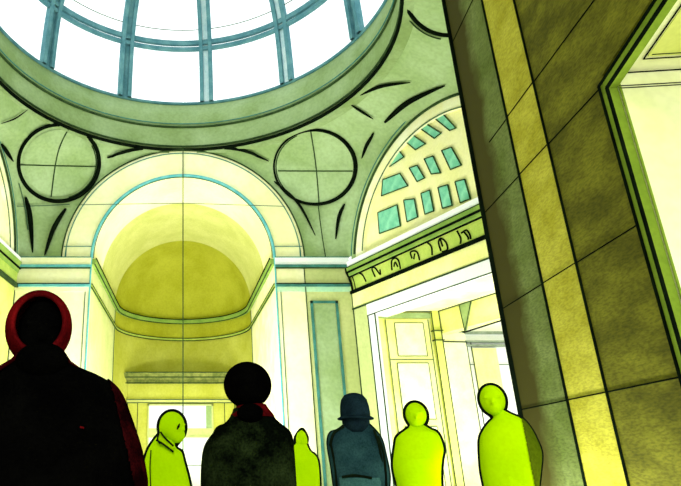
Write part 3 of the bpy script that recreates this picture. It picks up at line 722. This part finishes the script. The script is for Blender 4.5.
    for s in (-1, 1):                     # sleeves and arms hang inside the traced width
        P_ = PL if s < 0 else PR
        ez = zt-(.16 if hx < .2 else .22)
        sx = interp(P_, ez)-s*.082; ex = interp(P_, max(zb, 1.12))-s*.070
        wx = (xl if s < 0 else xr)-s*.065
        capsule(coat, [(sx, Y, ez), (ex, Y, max(zb-.02, 1.1)), (wx, Y+f.y*.05, .86)], [.070, .062, .052], 14)
        hw = Vector((wx, Y+f.y*.06, .84))
        capsule(body, [(sx, Y, ez), (ex, Y, max(zb-.02, 1.1)), hw], [.045, .04, .03], 12)
        capsule(body, [hw, hw+Vector((0, f.y*.012, -.05)), hw+Vector((0, f.y*.02, -.095))], [.027, .036, .034], 12)
        for i, (ln, oy) in enumerate(((.070, -.036), (.082, -.012), (.078, .012), (.062, .036))):
            k0 = hw+Vector((0, f.y*.02+oy*.85, -.10))
            capsule(body, [k0, k0+Vector((-s*.004, oy*.25, -ln*.5)), k0+Vector((-s*.022, oy*.35, -ln))], [.0105, .0098, .008], 8)
        th = hw+Vector((-s*.01, f.y*.03, -.04))
        capsule(body, [th, th+Vector((-s*.02, f.y*.035, -.03)), th+Vector((-s*.026, f.y*.045, -.065))], [.013, .011, .009], 8)
    bo = remesh(body, 'body', mats['body'], root, .0085)
    ct = remesh(coat, 'coat', mats['coat'], root, .0095)
    if outline:
        r = outline*k/2
        hp = [hc+Vector((hx*1.0*math.cos(a), 0, hz*1.0*math.sin(a))) for a in [2*PI*i/48 for i in range(48)]]
        sel = [q for q in [hc+Vector((hx*math.sin(-PI*chin+2*PI*chin*i/60), 0, hz*math.cos(-PI*chin+2*PI*chin*i/60))) for i in range(61)]]
        if crown: sel = [wp(x, y, Y) for x, y in smooth_path(crown, 5)]
        path = [Vector((x, Y, z)) for x, z in PL[::-1]]+sel+[Vector((x, Y, z)) for x, z in PR]
        path = [Vector((xl, Y, hem))]+path+[Vector((xr, Y, hem))]
        MB().tube(path, r, 8).build('piping', M['ink'], root, True)
    return dict(root=root, hc=hc, hx=hx, hz=hz, PL=PL, PR=PR, zt=zt, zb=zb, k=k, Y=Y, f=f, xl=xl, xr=xr, coat=ct)
def coat_panel(P, test, name, mat, lift=.006):
    """cloth laid on the part of a coat where TEST(centre) holds"""
    me = P['coat'].data; off = parent_loc(P['coat']); pm = MB()
    for p in me.polygons:
        if test(p.center+off): pm.add([me.vertices[i].co+off+me.vertices[i].normal*lift for i in p.vertices], [list(range(len(p.vertices)))])
    if pm.f: return pm.build(name, mat, P['root'], True)
# large hooded figure nearest the camera
Y = 2.1
aim(40)
P1 = person(Y, (42, 334, 25, 37), [(21, 356), (2, 370), (-12, 384), (-25, 415), (-34, 455), (-38, 490)], [(62, 356), (80, 369), (103, 378), (119, 392), (128, 413), (140, 450), (147, 488)],
            'large person in a black coat and dark red hood, cut off by the lower corner', dict(body=M['black'], coat=M['black']), face=-1)
def shell(c, r, mat, name, par, cut, thick=.012, face=-1):
    """hood: an ellipsoid shell open towards the face"""
    rows = []
    for i in range(25):
        a = cut+(PI-cut)*i/24
        rows.append([Vector(c)+Vector((r[0]*math.sin(a)*math.cos(b), face*r[1]*math.cos(a), r[2]*math.sin(a)*math.sin(b))) for b in [2*PI*j/48 for j in range(48)]])
    o = MB().grid(rows, True).build(name, mat, par, True)
    s = o.modifiers.new('t', 'SOLIDIFY'); s.thickness = thick; s.offset = -1
    return o
hc = wp(39, 328, Y+.02)
shell(hc, (34*P1['k'], .15, 39*P1['k']), M['red'], 'hood', P1['root'], .86)
MB().ellipsoid(wp(42, 361, Y-.07), (.085, .07, .06)).build('neck_scarf', M['black'], P1['root'], True)
for sd in (-1, 1):
    c0 = wp(41, 363, Y); rows = []
    for rx_, ry_, dz in ((.070, .07, .045), (.10, .10, .005), (.15, .12, -.028), (.20, .115, -.052)):
        rows.append([(c0.x+sd*rx_*math.cos(a), Y-.01+ry_*math.sin(a), c0.z+dz) for a in [-.5+(PI/2+.5)*j/16 for j in range(17)]])
    cp = MB().grid(rows).build('hood_collar', M['redd'], P1['root'], True)
    sol = cp.modifiers.new('t', 'SOLIDIFY'); sol.thickness = .012
# dark red stripe down the sleeve seen against the light
e0 = wp(106, 380, Y); e1 = wp(129, 488, Y)
coat_panel(P1, lambda c: c.x > e0.x+(e1.x-e0.x)*(e0.z-c.z)/(e0.z-e1.z), 'sleeve_overlay', wc('dark maroon cloth', (44, 6, 8), (14, 2, 3), scale=9, fine=.4, lo=.42, hi=.62))
st = [wp(x, y, Y-.055) for x, y in ((112, 398), (119, 415), (125, 440), (131, 468), (135, 490))]
MB().tube(st, [.008, .017, .02, .018, .014], 10).build('sleeve_stripe', M['red'], P1['root'], True)
MB().tube([wp(x, y, Y-.15) for x, y in ((80, 427), (84, 428))], .003).build('pin', M['red'], P1['root'])
settle(P1)
# black figure with the round head and red scarf
Y = 3.8
aim(247)
P2 = person(Y, (247.5, 386, 22, 23), [(233, 411), (227, 421), (213, 433), (204, 446), (201, 465), (200.5, 488)], [(268, 408), (274, 417), (284, 426), (291, 432), (294, 446), (297, 488)],
            'person seen from behind in flecked black coat with large round black hair', dict(body=M['black'], coat=M['blackg']), face=1)
MB().ellipsoid(wp(247.5, 385, Y), (24*P2['k'], .16, 23*P2['k']), 32, 22).build('hair', M['black'], P2['root'], True)
rows = []
c0 = wp(252, 412, Y)
for rx_, ry_, dz in ((.085, .08, .045), (.10, .10, .02), (.128, .115, -.015), (.135, .115, -.03)):
    rows.append([(c0.x+rx_*math.cos(a)*1.0, Y+ry_*math.sin(a), c0.z+dz) for a in [2*PI*j/40 for j in range(40)]])
sc = MB().grid(rows, True).build('scarf', M['red'], P2['root'], True); MB().ellipsoid(wp(250.5, 414, Y-.07), (.082, .07, .062)).build('coat_collar', M['black'], P2['root'], True); sol = sc.modifiers.new('t', 'SOLIDIFY'); sol.thickness = .01
settle(P2)
# teal figure with brimmed hat
Y = 5.5
aim(356)
P3 = person(Y, (355.5, 412, 12.5, 15), [(344, 425), (337, 430), (330, 433), (327.5, 444), (331, 466), (334, 488)], [(369, 424), (376, 431), (382, 440), (386, 456), (389.5, 474), (389, 488)],
            'person in a teal jacket and dark brimmed hat standing before the sage pier', dict(body=M['teald'], coat=M['teal']), face=1)
k = P3['k']; c0 = wp(355.5, 418, Y); hat = empty('hat', (c0.x, Y, c0.z)); hat.parent = P3['root']; hat.location = Vector((c0.x, Y, c0.z))-P3['root'].location
crown = MB(); rows = []
for f_, z in ((1.03, 0), (1.03, .05), (.99, .10), (.89, .15), (.66, .188), (.3, .204), (.01, .207)):
    rows.append([(c0.x+14.6*k*f_*math.cos(a), Y+.15*f_*math.sin(a), c0.z+z) for a in [2*PI*j/36 for j in range(36)]])
crown.grid(rows, True).build('hat_crown', M['teald'], hat, True)
rows = []
for f_, z in ((.98, .006), (1.1, -.004), (1.24, -.012), (1.25, -.002), (1.1, .008), (.98, .018), (.98, .006)):
    rows.append([(c0.x+14.6*k*f_*math.cos(a), Y+.15*f_*math.sin(a), c0.z+z) for a in [2*PI*j/36 for j in range(36)]])
MB().grid(rows, True).build('hat_brim', M['teald'], hat, True)
rows = []
for f_, z in ((1.06, 0), (1.06, -.04), (1.0, -.085), (.85, -.115), (.02, -.118)):
    rows.append([(c0.x+13*k*f_*math.cos(a), Y+.13*f_*math.sin(a), c0.z+z) for a in [2*PI*j/36 for j in range(36)]])
MB().grid(rows, True).build('hair', M['teald'], P3['root'], True)
MB().tube([wp(x, y, Y-.17) for x, y in smooth_path([(342, 477), (355, 475.5), (372, 478)])], .010).build('hem_line', M['ink'], P3['root'])
zc_ = wp(355, 477.5, Y-.15).z; x0_, x1_ = wp(340, 480, Y-.15).x, wp(380, 480, Y-.15).x
coat_panel(P3, lambda c: c.z < zc_ and x0_ < c.x < x1_, 'jacket_hem', M['tealb'])
for pts in ([(374, 430), (379, 445), (382, 465), (383, 488)], [(344, 426), (334, 433), (330, 446)], [(378, 436), (384, 455), (386.5, 488)], [(331, 445), (335, 466), (337, 488)]):
    MB().tube([wp(x, y, Y-.10) for x, y in smooth_path(pts)], .011).build('sleeve_seam', M['ink'], P3['root'])
MB().tube([Vector((x, Y, z)) for x, z in P3['PL']], .010).build('piping', M['ink'], P3['root']); MB().tube([Vector((x, Y, z)) for x, z in P3['PR']], .010).build('piping', M['ink'], P3['root'])
settle(P3)
# lime figures
LM = dict(body=M['lime'], coat=M['lime'])
aim(417)
P4 = person(6.3, (416, 415, 11, 12.8), [(409.5, 427.3), (403, 432), (397, 437), (395, 445), (393, 467), (398, 488)], [(424, 425), (430, 429), (438, 433.5), (443.5, 448), (442, 460), (441, 474), (441.5, 488)],
            'lime green person with small round head standing in the bright doorway', LM, outline=4.8, chin=.80)
settle(P4); aim(508)
P5 = person(4.9, (492.5, 400, 13.3, 15.5), [(493.5, 418), (487, 425), (480.5, 436), (479.5, 448), (481, 470), (484.5, 488)], [(502, 409), (511, 414), (522, 419), (530, 428), (536, 439), (541, 453), (540, 470), (538, 488)],
            'lime green person overlapping the edge of the stone pier', LM, outline=4.6, chin=.82)
# dark olive laid over the sleeve for the pier showing through it
e0 = wp(520.5, 416, 4.9); e1 = wp(534.8, 490, 4.9)
coat_panel(P5, lambda c: c.x > e0.x+(e1.x-e0.x)*(e0.z-c.z)/(e0.z-e1.z), 'sleeve_overlay', M['limed'])
settle(P5); aim(170)
P6 = person(7.3, (172, 427, 13.4, 16), [(159.5, 434), (154.5, 439.5), (148, 450), (144.5, 462), (143.3, 476), (143, 490)], [(175, 446), (177.5, 449.5), (181.5, 452), (184, 461), (188, 476), (191, 490)],
            'lime green person with upturned collar, head turned, beside the apse door', LM, turn=.9, outline=4.6, chin=.80)
MB().tube([wp(x, y, 7.3-.19) for x, y in ((177, 429.5), (178.5, 426.5), (179.6, 423.5))], [.006, .014, .006]).build('eye_slit', M['ink'], P6['root'])
rows = []
for (x0, y0), (x1, y1) in zip(smooth_path([(160.5, 432), (165, 438), (173.5, 446)]), smooth_path([(156, 440), (163, 444), (173.5, 452)])):
    p0 = wp(x0, y0, 7.3-.13); p1 = wp(x1, y1, 7.3-.17); rows.append([p0, p1, p1+Vector((0, .03, 0)), p0+Vector((0, .03, 0))])
co = MB().grid(rows, True).build('collar', M['lime'], P6['root'], True)
for q in ([(160.5, 432), (165, 438), (173.5, 446)], [(156, 440), (163, 444), (173.5, 452)], [(159, 434), (157.5, 439), (160, 444)]):
    MB().tube([wp(x, y, 7.3-.175) for x, y in smooth_path(q)], .010).build('collar_piping', M['ink'], co)
MB().tube([wp(x, y, 7.3-.16) for x, y in smooth_path([(151, 450), (150, 465), (150.5, 488)])], .007).build('sleeve_seam', M['ink'], P6['root'])
settle(P6); aim(302)
P7 = person(11.2, (301.2, 439, 5.6, 6.5), [(295.5, 444), (291, 449), (288, 460), (287.5, 488)], [(306.5, 443), (310, 451), (315, 455), (318, 461), (319.5, 474), (320, 488)],
            'lime green person with pointed hood, half hidden behind the black coated person', LM, outline=3.6, crown=[(295, 443), (295.4, 438), (298, 433), (301.8, 429.3), (305, 432.5), (307.2, 438), (306.8, 442)])
k = P7['k']; c0 = wp(301.5, 437, 11.2); rows = []
for f_, z in ((1.0, -.11), (1.0, -.02), (.8, .06), (.38, .12), (.05, .145)):
    rows.append([(c0.x+6.4*k*f_*math.cos(a), 11.2+.03+.12*f_*math.sin(a), c0.z+z) for a in [2*PI*j/32 for j in range(32)]])
MB().grid(rows, True).build('hood', M['lime'], P7['root'], True)
settle(P7)
# ---------------------------------------------------------------- light, sky, camera
W = bpy.data.worlds.new('sky'); bpy.context.scene.world = W; W.use_nodes = True
bg = W.node_tree.nodes['Background']; bg.inputs[0].default_value = (.97, 1, 1, 1); bg.inputs[1].default_value = 1.25
sun = bpy.data.lights.new('sun', 'SUN'); sun.energy = 1.2; sun.angle = math.radians(25); sun.color = (1, .98, .9)
so = bpy.data.objects.new('sun', sun); col.objects.link(so); so.rotation_euler = (math.radians(62), 0, math.radians(-14))
def lamp(kind, loc, energy, size, rot=(0, 0, 0), color=(1, 1, .97)):
    l = bpy.data.lights.new('floor_fill', kind); l.energy = energy; l.color = color
    if kind == 'AREA': l.shape = 'DISK'; l.size = size
    else: l.shadow_soft_size = size
    o = bpy.data.objects.new('floor_fill', l); col.objects.link(o); o.location = loc; o.rotation_euler = rot; return o
lamp('AREA', (0, 14.2, .25), 520, 3.4, (PI, 0, 0))          # unseen fill light added at floor level to brighten the hall
lamp('AREA', (0, 20.0, .25), 125, 2.2, (PI, 0, 0))          # another added fill, brightens the apse
lamp('AREA', (7.2, 15.2, .25), 170, 1.6, (PI, 0, 0))        # added fill for the side room, no fixture there
q = NP.pt(1.1, .08, .42); wl_ = lamp('AREA', q, 100, .2, (PI, math.radians(18), -A3))   # unseen strip fill added to brighten the lower near pier
wl_.data.shape = 'RECTANGLE'; wl_.data.size = .16; wl_.data.size_y = 2.9
cam = bpy.data.cameras.new('camera'); co_ = bpy.data.objects.new('camera', cam); col.objects.link(co_)
cam.sensor_fit = 'HORIZONTAL'; cam.sensor_width = 36; cam.lens = 36*FPX/681; cam.shift_x = (340.5-CX)/681; cam.shift_y = 0
cam.clip_start = .05; co_.location = CAM; co_.rotation_euler = (PI/2+PITCH, 0, 0)
sc = bpy.context.scene; sc.camera = co_
sc.view_settings.view_transform = 'Standard'; sc.view_settings.look = 'None'; sc.view_settings.exposure = .5; sc.view_settings.gamma = 1
sc.view_settings.use_curve_mapping = False
sc.cycles.max_bounces = 8; sc.cycles.transparent_max_bounces = 12
